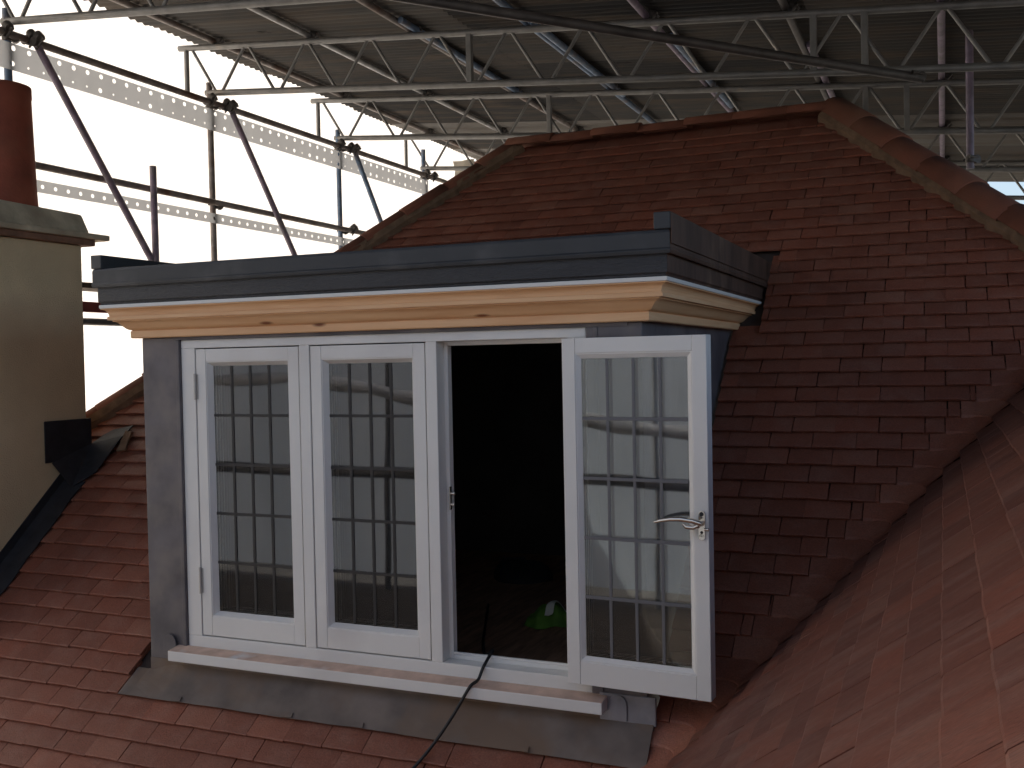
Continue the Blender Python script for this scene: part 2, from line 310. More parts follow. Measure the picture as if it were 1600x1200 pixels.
# one clay tile, local: x across, y up the slope, z out of it; lower edge of its face at the origin
TW, TLN, TH, GAUGE, TILT = .1652, .165, .0120, .0893, .19
def tile_bm(variant, wd=TW):
    r_ = random.Random(variant*11+3); bm = bmesh.new()
    warp = r_.uniform(-.0012, .0012); sag = r_.uniform(.001, .0026); hw = wd/2
    nx = 3; ys = [0, .004, TLN]
    grid = []
    for j, y in enumerate(ys):
        row = []
        for i in range(nx):
            x = -hw+wd*i/(nx-1); z = -TILT*y+sag*(1-(2*x/wd)**2)*(1 if j < 2 else .6)+warp*(x/hw)*(1-y/TLN)-(.0022 if j == 0 else 0)
            row.append(bm.verts.new((x+(r_.uniform(-.0006,.0006)), y-(r_.uniform(0,.0018) if j == 0 else 0), z)))
        grid.append(row)
    low = []
    for j, y in ((0, 0), (2, TLN)):
        low.append([bm.verts.new((grid[j][i].co.x, grid[j][i].co.y, grid[j][i].co.z-TH+(.0022 if j == 0 else 0))) for i in range(nx)])
    for j in range(2):
        for i in range(nx-1): bm.faces.new((grid[j][i], grid[j][i+1], grid[j+1][i+1], grid[j+1][i]))
    for i in range(nx-1):
        bm.faces.new((low[0][i+1], low[0][i], low[1][i], low[1][i+1]))
        bm.faces.new((low[0][i], low[0][i+1], grid[0][i+1], grid[0][i]))
        bm.faces.new((grid[2][i], grid[2][i+1], low[1][i+1], low[1][i]))
    for i in (0, nx-1):
        q = [grid[0][i], grid[1][i], grid[2][i], low[1][i], low[0][i]]
        bm.faces.new(q if i == 0 else q[::-1])
    return bm
TILE_V = []
for k in range(5):
    bm = tile_bm(k); me = bpy.data.meshes.new('roof_tile'); bm.to_mesh(me); bm.free(); TILE_V.append(me)
def tile_matrix(org, ex, ey, en, jit=1.):
    B = Matrix((ex, ey, en)).transposed().to_4x4()
    J = Matrix.Rotation(rnd.gauss(0, .0025)*jit, 4, 'Z') @ Matrix.Rotation(rnd.gauss(0, .002)*jit, 4, 'X') @ Matrix.Rotation(rnd.gauss(0, .003)*jit, 4, 'Y')
    m = B @ J; m.translation = Vector(org)+Vector(en)*abs(rnd.gauss(0, .0008))+Vector(ey)*rnd.gauss(0, .0009)
    return m

DORMER_POLY = [(137,405),(1045,335),(1200,402),(1150,515),(1120,520),(1127,1092),(940,1115),(262,1030),(228,1000)]
def in_poly(u, v, poly):
    c = False; j = len(poly)-1
    for i in range(len(poly)):
        (xi, yi), (xj, yj) = poly[i], poly[j]
        if (yi > v) != (yj > v) and u < (xj-xi)*(v-yi)/(yj-yi)+xi: c = not c
        j = i
    return c
def image_size(mt, wd):
    pr = [project(mt @ Vector(q)) for q in ((-wd/2,0,0),(wd/2,0,0),(wd/2,GAUGE,-.01),(-wd/2,GAUGE,-.01))]
    if any(p is None for p in pr): return 0
    cu = sum(p[0] for p in pr)/4; cv = sum(p[1] for p in pr)/4
    if not (-20 < cu < 1620 and -20 < cv < 1220) or in_poly(cu, cv, DORMER_POLY): return 0
    return abs(sum(pr[i][0]*pr[(i+1)%4][1]-pr[(i+1)%4][0]*pr[i][1] for i in range(4)))/2

def lay_tiles(parent, entries, m_single, m_field, limit=300):
    """entries: (matrix, width, cuts) -> the largest in view as objects, the rest joined"""
    order = sorted(range(len(entries)), key=lambda i: -image_size(entries[i][0], entries[i][1]))
    single = set(i for i in order[:limit] if image_size(entries[i][0], entries[i][1]) > 0)
    field = bmesh.new()
    for i, (mt, wd, cuts) in enumerate(entries):
        full = abs(wd-TW) < 1e-6 and not cuts
        if i in single and full:
            me = TILE_V[rnd.randrange(5)]
            if not me.materials: me.materials.append(M_TILE)
            if m_single is not M_TILE:
                key = (me.name, m_single.name)
                if key not in VAR: VAR[key] = me.copy(); VAR[key].materials.clear(); VAR[key].materials.append(m_single)
                me = VAR[key]
            o = bpy.data.objects.new('roof_tile', me); COL.objects.link(o); o.matrix_world = mt; o.parent = parent; o.location = Vector(o.location)-parent.location
            continue
        bm = tile_bm(rnd.randrange(5), wd)
        bmesh.ops.transform(bm, matrix=mt, verts=bm.verts)
        for pc, pn in cuts:           # keep the side pn points away from
            r_ = bmesh.ops.bisect_plane(bm, geom=bm.verts[:]+bm.edges[:]+bm.faces[:], plane_co=pc, plane_no=pn, clear_outer=True)
            ed = [e for e in r_['geom_cut'] if isinstance(e, bmesh.types.BMEdge)]
            if ed: bmesh.ops.holes_fill(bm, edges=ed)
        if len(bm.verts) < 4: bm.free(); continue
        me = bpy.data.meshes.new('roof_tile')
        if i in single:
            bm.to_mesh(me); me.materials.append(m_single); o = bpy.data.objects.new('roof_tile', me); COL.objects.link(o); attach(o, parent)
        else:
            bm.to_mesh(me); field.from_mesh(me); bpy.data.meshes.remove(me)
        bm.free()
    me = bpy.data.meshes.new('roof_tile_field'); field.to_mesh(me); field.free(); me.materials.append(m_field)
    o = bpy.data.objects.new('roof_tile_field', me); COL.objects.link(o); attach(o, parent); o['kind'] = 'stuff'
VAR = {}

EXM, EYM, ENM = Vector((1,0,0)), Vector((0,CP,SP)), Vector((0,-SP,CP))
PW = math.atan(TP/VK); EXW, EYW, ENW = Vector((0,-1,0)), Vector((math.cos(PW),0,math.sin(PW))), Vector((-math.sin(PW),0,math.cos(PW)))
PITCHX = .1685
PITCHW = .1712
VW = .105                              # half width of a valley tile at its lower edge
ent = []; went = []; valley = []
S0 = 1.007
k0 = math.ceil((EAVE/CP-S0)/GAUGE); k1 = int((RY/CP-.06-S0)/GAUGE)
for k in range(k0, k1+1):
    s = S0+GAUGE*k; Y = s*CP
    off = 2.27+(k % 2)*PITCHX/2+rnd.uniform(-.006, .006)
    valley_x = VX0+VK*Y
    xmax = min(valley_x-VW if Y < WTOP else 99, RX1+(RY-Y)-.02); xmin = max(hl(Y)+.02, -2.6)
    if Y+.07 < .86: xmin = max(xmin, -1.385)
    # the dormer and its apron interrupt the courses
    hole = None
    if s > -.17 and Y < 1.90:
        if Y < .02: hole = (-.282+(-.02 if Y < -.08 else 0), 1.945)
        elif Y < 1.46: hole = (XL-.008, XR+.012)
        else: hole = (XL-.138, XR+.138)
        if Y < .09: hole = (-.28, 1.945)
    i0 = int((xmin-off)/PITCHX)-1; i1 = int((xmax-off)/PITCHX)+1
    for i in range(i0, i1+1):
        xc = off+i*PITCHX+PITCHX/2+rnd.gauss(0, .0011); a, c = xc-TW/2, xc+TW/2
        if c <= xmin+.004 or a >= xmax-.003: continue
        cuts = []
        if k < k1-0 or True:
            # hips are cut on the diagonal
            ca = Vector((RX0, RY, RZ)); na = Vector((-1, 1, 0)).normalized()
            if a-(Y+.14) < RX0-RY+.0: cuts.append((ca+Vector((.02,0,0)), na))
            if c+(Y+.14) > RX1+RY: cuts.append((Vector((RX1-.02, RY, RZ)), Vector((1, 1, 0)).normalized()))
        if Y < WTOP and c > valley_x-VW: cuts.append((Vector((valley_x-VW-.002, 0, 0)), Vector((1,0,0))))
        if Y+.07 < .86 and a < -1.385: cuts.append((Vector((-1.385,0,0)), Vector((-1,0,0))))
        if hole:
            if a > hole[0]-.004 and c < hole[1]+.004: continue
            if a < hole[0] < c: cuts.append((Vector((hole[0],0,0)), Vector((1,0,0))))
            elif a < hole[1] < c: cuts.append((Vector((hole[1],0,0)), Vector((-1,0,0))))
        org = (xc, Y, zr(Y))
        if a < 2.10 < c and abs(s-2.52) < .03: cuts.append((Vector((2.10, 0, 0)), Vector((-1, 0, 0))))
        ent.append((tile_matrix(org, EXM, EYM, ENM), TW, cuts))
    # wing course at the same height
    if Y < WTOP-.05:
        ymax = Y-VW
        ymin = -2.55
        offw = (k % 2)*PITCHW/2+rnd.uniform(-.006, .006)
        i0 = int((ymin-offw)/PITCHW)-1; i1 = int((ymax-offw)/PITCHW)+1
        for i in range(i0, i1+1):
            yc = offw+i*PITCHW+rnd.gauss(0, .0012); a, c = yc-TW/2, yc+TW/2
            if a >= ymax-.012 or c <= ymin: continue
            cuts = []
            if c > ymax: cuts.append((Vector((0, ymax-.002, 0)), Vector((0,1,0))))
            went.append((tile_matrix((VX0+VK*Y, yc, zr(Y)), EXW, EYW, ENW), TW, cuts))
    if Y < WTOP: valley.append((valley_x, Y, zr(Y)))
lay_tiles(main, ent, M_TILE, M_TILEI, 300)
lay_tiles(wing, went, M_WTILE, M_WTILEI, 300)
slab('roof_deck', [(VX0+VK*q, y_, zr(q)) for q, y_ in ((EAVE, EAVE), (EAVE, -2.55), (WTOP, -2.55), (WTOP, WTOP))], M_DECK, wing)
slab('roof_deck', [(VX0+VK*WTOP, -2.55, zr(WTOP)-.02), (VX0+VK*WTOP+2.2, -2.55, zr(WTOP)-2.2), (VX0+VK*WTOP+2.2, WTOP, zr(WTOP)-2.2), (VX0+VK*WTOP, WTOP, zr(WTOP)-.02)], M_DECK, wing)

# purpose-made valley tiles, one per course
for n_, (vx, vy, vz) in enumerate(valley):
    b = MB(); r_ = .08; rows = []
    for (q, dn) in ((0, 0), (.004, .0015), (.16, 0)):
        L_ = q; ux, uy, uz = vx+L_*CP*VK, vy+L_*CP, vz+L_*SP-TILT*L_*.9
        wd = VW+L_*CP*VK-.002; wdw = VW+L_*CP-.002; row = []
        rr_ = r_+L_*.4
        pts = [(-wd, 0), (-(wd+rr_)/2, 0)]+[(-rr_+rr_*math.sin(a_), -rr_+rr_*math.cos(a_)) for a_ in [R(x) for x in (0, 22, 45, 68, 90)]]+[(0, -(wdw+rr_)/2), (0, -wdw)]
        for (px, py) in pts: row.append((ux+px, uy+py, uz+.003+rnd.uniform(-.0006,.0006)-(.002 if q == 0 else 0)))
        rows.append(row)
    npt = len(rows[0]); low = [(x, y, z-TH+.002) for x, y, z in rows[0]]
    V = [p for row in rows for p in row]+low
    F = [(j*npt+i, j*npt+i+1, (j+1)*npt+i+1, (j+1)*npt+i) for j in range(2) for i in range(npt-1)]
    F += [(3*npt+i, 3*npt+i+1, i+1, i) for i in range(npt-1)]
    b.add(V, F, 0, True)
    o = b.build('valley_tile', M_TILE, main); o.data.shade_smooth(); md = o.modifiers.new('split', 'EDGE_SPLIT'); md.split_angle = R(50)

# ridge and hip tiles: half-round pieces, slightly lapped
def half_round(p0, p1, upv, r, name, parent, flare=1.012, n=9, th=.013):
    p0, p1 = Vector(p0), Vector(p1); d = (p1-p0).normalized(); sd_ = d.cross(Vector(upv)).normalized(); u_ = sd_.cross(d).normalized()
    b = MB(); rings = []
    for (t, rr) in ((0, r*flare), (.012, r*flare*1.02), (1, r)):
        c = p0.lerp(p1, t)
        for off in (0, -th):
            rings.append([c+sd_*((rr+off)*math.cos(R(24+132*i/(n-1))))+u_*((rr+off)*math.sin(R(24+132*i/(n-1)))-r*.5) for i in range(n)])
    V = [p for rg in rings for p in rg]; F = []
    I = lambda a, i: a*n+i
    for a, c in ((0, 2), (2, 4)): F += [(I(a,i), I(a,i+1), I(c,i+1), I(c,i)) for i in range(n-1)]
    F += [(I(1,i+1), I(1,i), I(5,i), I(5,i+1)) for i in range(n-1)]
    F += [(I(0,i+1), I(0,i), I(1,i), I(1,i+1)) for i in range(n-1)]+[(I(4,i), I(4,i+1), I(5,i+1), I(5,i)) for i in range(n-1)]
    b.add(V, F, 0, True)
    o = b.build(name, M_RIDGE, parent, fix=True); return o
def run(p0, p1, upv, r, name, ln):
    p0, p1 = Vector(p0), Vector(p1); n = max(1, round((p1-p0).length/ln))
    for i in range(n):
        a = p0.lerp(p1, i/n); c = p0.lerp(p1, (i+1)/n); ex = (c-a).normalized()*.02
        j = Vector((rnd.gauss(0,.003), rnd.gauss(0,.003), rnd.gauss(0,.004)))
        half_round(a+j, c+ex+j, upv, r*rnd.uniform(.98,1.02), name, main)
run((RX1+.02, RY, RZ+.0), (RX0-.02, RY, RZ+.0), (0,0,1), .108, 'ridge_tile', .29)
hup = (0, -SP*.5, 1)
run((RX1+1.75, RY-1.75, RZ-1.75*TP), (RX1, RY, RZ+.01), (.3,-.3,1), .128, 'hip_tile', .305)
run((RX0-2.55, RY-2.55, RZ-2.55*TP), (RX0, RY, RZ+.01), (-.3,-.3,1), .088, 'hip_tile', .305)
# mortar squeezed out along the hips and the ridge
def mortar(p0, p1, side, off, wd, parent, lift=.012):
    p0, p1 = Vector(p0), Vector(p1); n = 90; b = MB(); V = []; F = []
    ln = (p1-p0).length
    for i in range(n+1):
        c = p0.lerp(p1, i/n); w1 = wd*(1+.35*rnd.uniform(-1,1)+.5*math.sin(i*.7)*math.sin(i*.23)); 
        V += [c+side*(off-.03)+ENM*(lift+.035), c+side*(off+w1*.5)+ENM*(lift+.012+rnd.uniform(-.004,.005)), c+side*(off+w1)+ENM*(-.012)]
    for i in range(n):
        for j in range(2): F.append((i*3+j, i*3+j+1, (i+1)*3+j+1, (i+1)*3+j))
    b.add(V, F, 0, False); b.build('mortar_bed', M_MORTAR, parent, fix=False)
hd = Vector((1, -1, -TP)).normalized(); sdv = hd.cross(ENM).normalized()
if sdv.x > 0: sdv = -sdv
mortar((RX1, RY, RZ), (RX1+1.75, RY-1.75, RZ-1.75*TP), sdv, .112, .016, main)
hd = Vector((-1, -1, -TP)).normalized(); sdl = hd.cross(ENM).normalized()
if sdl.x < 0: sdl = -sdl
mortar((RX0, RY, RZ), (RX0-2.5, RY-2.5, RZ-2.5*TP), sdl, .085, .015, main)

# ------------------------------------------------------------------ dormer
dor = thing('dormer', 'flat roofed dormer with white casement window, pine cornice and dark grey fascia', 'dormer', (.87, 0, -.08))
# body: side cheeks behind the front, clad in lead
for (x0, x1) in ((XL, XL+.06), (XR-.06, XR)):
    b = MB(); yb = (1.27-Z0)/TP+.25
    b.prism([(x0, .0, zr(0)-.10), (x0, yb, zr(yb)-.12), (x0, yb, 1.27), (x0, .0, 1.27)], (x1-x0, 0, 0)); b.build('cheek', M_LEAD, dor)
# front lead facings either side of the window
b = MB(); b.box(XL-.002, -.001, -.006, .05, -.075, 1.262); b.build('lead_facing', M_LEAD, dor, .004)
b = MB(); b.box(W+.001, XR+.002, -.006, .05, -.075, 1.262); b.build('lead_facing', M_LEAD, dor, .004)
b = MB(); b.box(-.022, -.003, -.0105, -.004, -.01, 1.25); b.build('lead_welt', M_LEAD, dor, .003)
b = MB(); b.box(W+.03, W+.045, -.0105, -.004, .0, 1.25); b.build('lead_welt', M_LEAD, dor, .003)
# bright lead corner with its folded tab, right of the sill, and tab on the left
b = MB(); b.box(W+.03, XR+.03, -.012, .0, -.085, .012); b.build('lead_corner_piece', M_LEADNEW, dor, .003)
for (x, z, mm) in ((XR-.1, -.035, M_LEADNEW), (-.085, .0, M_LEAD)):
    b = MB(); pts = []
    for i in range(9):
        a_ = math.pi*i/8; pts.append((x+.032*math.cos(a_), -.0135, z+.012+.034*math.sin(a_)))
    b.prism([(x+.032, -.0135, z-.04)]+pts+[(x-.032, -.0135, z-.04)], (0, -.005, 0)); b.build('lead_tab', mm, dor, .002)
# head strip between moulding and frame
b = MB(); b.box(-.03, W+.15, -.012, .04, 1.2505, 1.262); b.build('head_flashing', M_LEAD, dor)

# window frame
FD = .095
fr = MB()
fr.box(0, W, 0, FD, GT, H); fr.box(0, W, 0, FD, 0, GB)
for x0, x1 in ((0, .068), (.570, .617), (1.118, 1.163), (1.665, W)): fr.box(x0, x1, 0, FD, GB, GT)
fr.build('window_frame', M_WHITE, dor, .0025)
for (x0, x1) in OPEN:                 # inner stops
    b = MB(); t_ = .016; y0, y1 = .058, .09
    b.box(x0, x0+t_, y0, y1, GB, GT); b.box(x1-t_, x1, y0, y1, GB, GT); b.box(x0+t_, x1-t_, y0, y1, GB, GB+t_); b.box(x0+t_, x1-t_, y0, y1, GT-t_, GT)
    b.build('frame_stop', M_WHITE, dor, .002)
b = MB(); b.box(1.165, 1.663, .060, .07, GB+.0165, GB+.024); b.build('weather_strip', M_TRIMW, dor, .001)
# striker on the open jamb
b = MB(); b.box(1.1795, 1.184, .045, .06, .60, .685); b.tube((1.18, .053, .66), (1.20, .053, .66), .006); b.tube((1.18, .053, .62), (1.198, .053, .62), .006); b.build('striker_plate', M_CHROME, dor, .001)
# sill
b = MB(); b.box(-.05, 1.790, -.070, .0, -.046, -.0015, 0, 1); b.v = [(x, y, z+(.006 if z > -.01 and y > -.01 else -.003 if z > -.01 else 0)) for x, y, z in b.v]; b.build('sill', [M_WHITE, M_DUST], dor, .003)

def sash(name, x0, x1, inside=False, flip=None):
    """a casement in its opening; local coordinates are world ones, flip maps points for the folded-back leaf"""
    g_ = .0045; a, c = x0+g_, x1-g_; z0, z1 = GB+g_, GT-g_
    T = flip or (lambda p: p)
    def bld(mb, nm, mm, par, bev=0):
        mb.v = [tuple(T(Vector(p))) for p in mb.v]; return mb.build(nm, mm, par, bev)
    y0, y1 = .002, .056; ST, TR, BR = .047, .050, .078
    e = MB()
    sx0, sx1, sz0, sz1 = a+ST, c-ST, z0+BR, z1-TR
    e.box(a, sx0, y0, y1, z0, z1); root = bld(e, 'sash', M_WHITE, dor, .002)
    e = MB(); e.box(sx1, c, y0, y1, z0, z1); bld(e, 'stile', M_WHITE, root, .002)
    for (p, q) in ((z0, sz0), (sz1, z1)):
        e = MB(); e.box(sx0+.0004, sx1-.0004, y0+.0006, y1-.0006, p, q); bld(e, 'rail', M_WHITE, root, .002)
    # glazing bead: bevelled frame round the pane, both faces
    bw = .019
    for (ya, yb) in ((y0+.0035, .0285), (y1-.0035, .0425)):
        e = MB()
        o4 = [(sx0, ya, sz0), (sx1, ya, sz0), (sx1, ya, sz1), (sx0, ya, sz1)]
        m4 = [(sx0+.004, ya, sz0+.004), (sx1-.004, ya, sz0+.004), (sx1-.004, ya, sz1-.004), (sx0+.004, ya, sz1-.004)]
        yq = ya*.75+yb*.25
        n4 = [(sx0+.007, yq, sz0+.007), (sx1-.007, yq, sz0+.007), (sx1-.007, yq, sz1-.007), (sx0+.007, yq, sz1-.007)]
        i4 = [(sx0+bw, yb, sz0+bw), (sx1-bw, yb, sz0+bw), (sx1-bw, yb, sz1-bw), (sx0+bw, yb, sz1-bw)]
        e.add(o4+m4+n4+i4, [(r_*4+i, r_*4+(i+1)%4, (r_+1)*4+(i+1)%4, (r_+1)*4+i) for r_ in range(3) for i in range(4)])
        bld(e, 'glazing_bead', M_WHITE, root)
    gx0, gx1, gz0, gz1 = sx0+bw, sx1-bw, sz0+bw, sz1-bw
    e = MB(); e.box(gx0-.003, gx1+.003, .0275, .0435, gz0-.003, gz1+.003); bld(e, 'glass', M_GLASS, root)
    # lead cames on both faces
    mb_ = M_LEADBARI if inside else M_LEADBAR; hw = .0052 if inside else .0060
    for k in (1, 2, 3):
        x = gx0+(gx1-gx0)*k/4
        e = MB(); e.box(x-hw, x+hw, .0245, .0272, gz0, gz1); e.box(x-hw, x+hw, .0438, .0465, gz0, gz1); bld(e, 'lead_came', mb_, root, .001)
    for k in (1, 2, 3, 4):
        z = gz0+(gz1-gz0)*k/5
        e = MB(); e.box(gx0, gx1, .0235, .0273, z-.0055, z+.0055); e.box(gx0, gx1, .0437, .0475, z-.0055, z+.0055); bld(e, 'lead_came', mb_, root, .001)
    return root, T
s1, _ = sash('sash', *OPEN[0])
s2, _ = sash('sash', *OPEN[1])
def hinge(x, z, par, y=-.004):
    e = MB(); e.tube((x, y, z-.052), (x, y, z+.052), .0052, 10)
    for k in range(4): e.tube((x, y, z-.052+.026*(k+.96)), (x, y, z-.052+.026*(k+1.04)), .0060, 10)
    e.box(x-.012, x+.012, .0005, .0035, z-.05, z+.05); e.build('hinge', mat('hinge_steel', (.5,.48,.45), .4, metal=.3), par)
hinge(.0695, 1.06, s1); hinge(.0695, .275, s1)
# dark seal behind the thin gaps round the two closed sashes
for (x0, x1) in OPEN[:2]:
    b = MB(); b.box(x0, x1, .0562, .0578, GB, GB+.02); b.box(x0, x1, .0562, .0578, GT-.02, GT); b.box(x0, x0+.02, .0562, .0578, GB+.02, GT-.02); b.box(x1-.02, x1, .0562, .0578, GB+.02, GT-.02)
    b.build('seal', M_GAP, dor)
# third sash folded back flat against the wall, inner face outwards
HX, HY, ANG = 1.672, -.020, R(176.5)
def flip3(p):
    q = Vector((p.x-1.665, p.y, p.z))       # hinge edge at x = 1.665
    ca, sa = math.cos(ANG), math.sin(ANG)
    return Vector((HX+q.x*ca-q.y*sa, HY+q.x*sa+q.y*ca, q.z))
s3, T3 = sash('sash', *OPEN[2], inside=True, flip=flip3)
s3['label'] = 'open casement leaf folded back flat to the right'
def P3(x, out, z):                      # point on the open leaf: x from its hinge edge, out = towards the camera
    v = flip3(Vector((1.665-x, .056+out, z))); return v
# cockspur handle on the open leaf
hz = .612; hx = .476
e = MB()
def plate(e, x0, x1, o0, o1, z0, z1):
    V = [P3(x, o, z) for x in (x0, x1) for o in (o0, o1) for z in (z0, z1)]
    e.add(V, [(0,1,3,2),(4,6,7,5),(0,4,5,1),(2,3,7,6),(0,2,6,4),(1,5,7,3)])
plate(e, hx-.010, hx+.010, 0, .006, hz-.036, hz+.036)
e.tube(P3(hx, 0, hz-.036), P3(hx, .006, hz-.036), .010, 14); e.tube(P3(hx, 0, hz+.036), P3(hx, .006, hz+.036), .010, 14)
hp = e.build('handle_plate', M_CHROME, s3)
e = MB(); e.tube(P3(hx, .004, hz+.012), P3(hx, .034, hz+.012), .0085, 14)
e.path([P3(hx+.004, .032, hz+.010), P3(hx-.02, .040, hz+.019), P3(hx-.055, .044, hz+.023), P3(hx-.09, .043, hz+.021), P3(hx-.125, .041, hz+.014), P3(hx-.145, .040, hz+.008)], [.0085, .0085, .0078, .007, .0058, .0032], 12)
e.path([P3(hx-.002, .028, hz+.004), P3(hx-.02, .032, hz-.004), P3(hx-.042, .034, hz-.002), P3(hx-.052, .036, hz+.008)], [.008, .0075, .007, .004], 10)
e.build('handle_lever', M_CHROME, s3)
e = MB(); e.tube(P3(hx, .006, hz-.022), P3(hx, .0075, hz-.022), .0045, 12); e.build('key_hole', M_BLACK, s3)
e = MB(); e.tube(P3(hx+.008, .004, hz-.012), P3(hx+.022, .004, hz-.012), .005, 10); e.build('lock_button', M_CHROME, s3)
e = MB(); e.tube(P3(hx, .0005, hz+.036), P3(hx, .0075, hz+.036), .007, 12); e.build('screw_cap', M_BLACK, s3)

# room inside
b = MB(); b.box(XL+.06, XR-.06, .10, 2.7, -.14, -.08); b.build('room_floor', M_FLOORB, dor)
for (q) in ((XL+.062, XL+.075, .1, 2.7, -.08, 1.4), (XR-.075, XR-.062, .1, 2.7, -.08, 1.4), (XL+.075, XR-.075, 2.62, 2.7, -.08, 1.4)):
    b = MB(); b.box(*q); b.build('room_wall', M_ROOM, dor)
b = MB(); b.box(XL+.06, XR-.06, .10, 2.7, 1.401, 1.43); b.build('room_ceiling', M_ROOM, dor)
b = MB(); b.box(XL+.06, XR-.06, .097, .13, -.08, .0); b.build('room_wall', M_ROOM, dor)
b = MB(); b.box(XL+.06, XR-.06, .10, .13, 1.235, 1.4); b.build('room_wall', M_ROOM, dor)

# cornice, trim and fascia swept round three sides with mitres
def yback(z): return (z-Z0)/TP+.10
def sweep_leg(name, prof, leg, m, grain=False, closed=True, piece=0, bevel=0):
    """prof: list of (offset, z); leg: 'front', 'left', 'right'"""
    b = MB(); n = len(prof); A, B = [], []
    for (o, z) in prof:
        if leg == 'front': A.append((XL-o, -o, z)); B.append((XR+o, -o, z))
        elif leg == 'right': A.append((XR+o, -o, z)); B.append((XR+o, yback(z), z))
        else: A.append((XL-o, yback(z), z)); B.append((XL-o, -o, z))
    seg = 1; V = A+B
    F = [(i, i+1, n+i+1, n+i) for i in range(n-1)]
    if closed: F += [(n-1, 0, n, 2*n-1), tuple(range(n))[::-1], tuple(range(n, 2*n))]
    b.add(V, F, 0, False); ob = b.build(name, m, dor, bevel)
    if grain:
        at = ob.data.attributes.new('grain', 'FLOAT_VECTOR', 'POINT')
        acc = 0; ac = [0]
        for i in range(1, n): acc += math.hypot(prof[i][0]-prof[i-1][0], prof[i][1]-prof[i-1][1]); ac.append(acc)
        for i in range(n):
            for t, arr in ((0, A), (1, B)):
                p = arr[i]; at.data[i+t*n].vector = ((p[0] if leg == 'front' else p[1]+7*piece), ac[i], piece)
    return ob
prof = [(.0, 1.263), (.031, 1.263), (.0345, 1.2665), (.0345, 1.292), (.0295, 1.2935)]
for i in range(9):                      # cyma curve
    t = i/8; prof.append((.031+.051*t, 1.296+.036*(t*.35+.65*(t-math.sin(2*math.pi*t)/(2*math.pi)*1.15))))
prof += [(.083, 1.337), (.0965, 1.3375), (.0965, 1.3515), (.0905, 1.3525)]
for i in range(6):                      # cove
    a_ = R(90*i/5); prof.append((.0915+.023*(1-math.cos(a_)), 1.354+.027*math.sin(a_)))
prof += [(.115, 1.3845), (.0, 1.3845)]
for i, leg in enumerate(('front', 'left', 'right')):
    sweep_leg('cornice_moulding', prof, leg, M_PINE, True, piece=i)
    sweep_leg('white_trim', [(.05, 1.385), (.1185, 1.385), (.1185, 1.399), (.05, 1.399)], leg, M_TRIMW, bevel=.002)
    side = M_GRPSIDE if leg == 'right' else M_GRP
    sides = M_GRPSIDE if leg == 'right' else M_GRPS
    sweep_leg('lower_fascia', [(.05, 1.3993), (.112, 1.3993), (.114, 1.408), (.1205, 1.412), (.1205, 1.474), (.05, 1.474)], leg, side, bevel=.002)
    sweep_leg('upper_fascia', [(.05, 1.4745), (.122, 1.4745), (.124, 1.469), (.134, 1.469), (.1375, 1.482), (.134, 1.488), (.134, 1.535), (.130, 1.545), (.05, 1.545)], leg, sides, bevel=.002)
# flat roof deck and raised side kerbs
b = MB(); b.box(XL-.05, XR+.05, -.05, 2.0, 1.50, 1.5435); b.build('flat_roof', M_GRPS, dor)
for (x0, x1, mm) in ((XL-.136, XL-.082, M_GRPS), (XR+.082, XR+.136, M_GRPS)):
    b = MB(); b.box(x0, x1, -.137, 1.95, 1.5453, 1.600); b.build('side_kerb', mm, dor, .003)
b = MB(); b.box(XR+.1365, XR+.139, -.134, 1.96, 1.500, 1.598); b.build('side_upstand', M_GRPSIDE, dor, .001)
# lead apron below the sill, dressed over the tiles
b = MB(); nx, ny = 40, 6; V = []; x0, x1 = -.272, 1.95
for j in range(ny+1):
    for i in range(nx+1):
        x = x0+(x1-x0)*i/nx; t = j/ny; Y = .0-.118*t
        e_ = max(0, min(1, (x+.20)/.12)); lift = (-.028*(1-e_)+.018*e_)*(1-t)+.0045*t
        V.append((x, Y+.002*math.sin(x*9)*t, zr(Y)+lift+.0012*math.sin(x*7+t*3)*math.sin(x*23)+rnd.uniform(-.0008,.0008)))
F = [(j*(nx+1)+i, j*(nx+1)+i+1, (j+1)*(nx+1)+i+1, (j+1)*(nx+1)+i) for j in range(ny) for i in range(nx)]
b.add(V, F, 0, False); b.add([(XL, -.0065, zr(0)-.026), (x1, -.0065, zr(0)-.026), (x1, -.0065, -.045), (XL, -.0065, -.06)], [(0,1,2,3)])
ap = b.build('lead_apron', M_APRON, dor, fix=False)
md = ap.modifiers.new('thick', 'SOLIDIFY'); md.thickness = .003; md.offset = 1
for x in (.03, .56, .87, 1.52):        # clips holding the lead edge
    b = MB(); Y = -.118; n = []
    p = [Vector((x-.02, Y+.012, zr(Y+.012)+.0105)), Vector((x+.02, Y+.012, zr(Y+.012)+.0105)), Vector((x+.022, Y-.004, zr(Y-.004)+.0115)), Vector((x-.02, Y-.004, zr(Y-.004)+.0105))]
    b.prism(p, ENM*.003); b.build('lead_clip', M_APRON, ap)

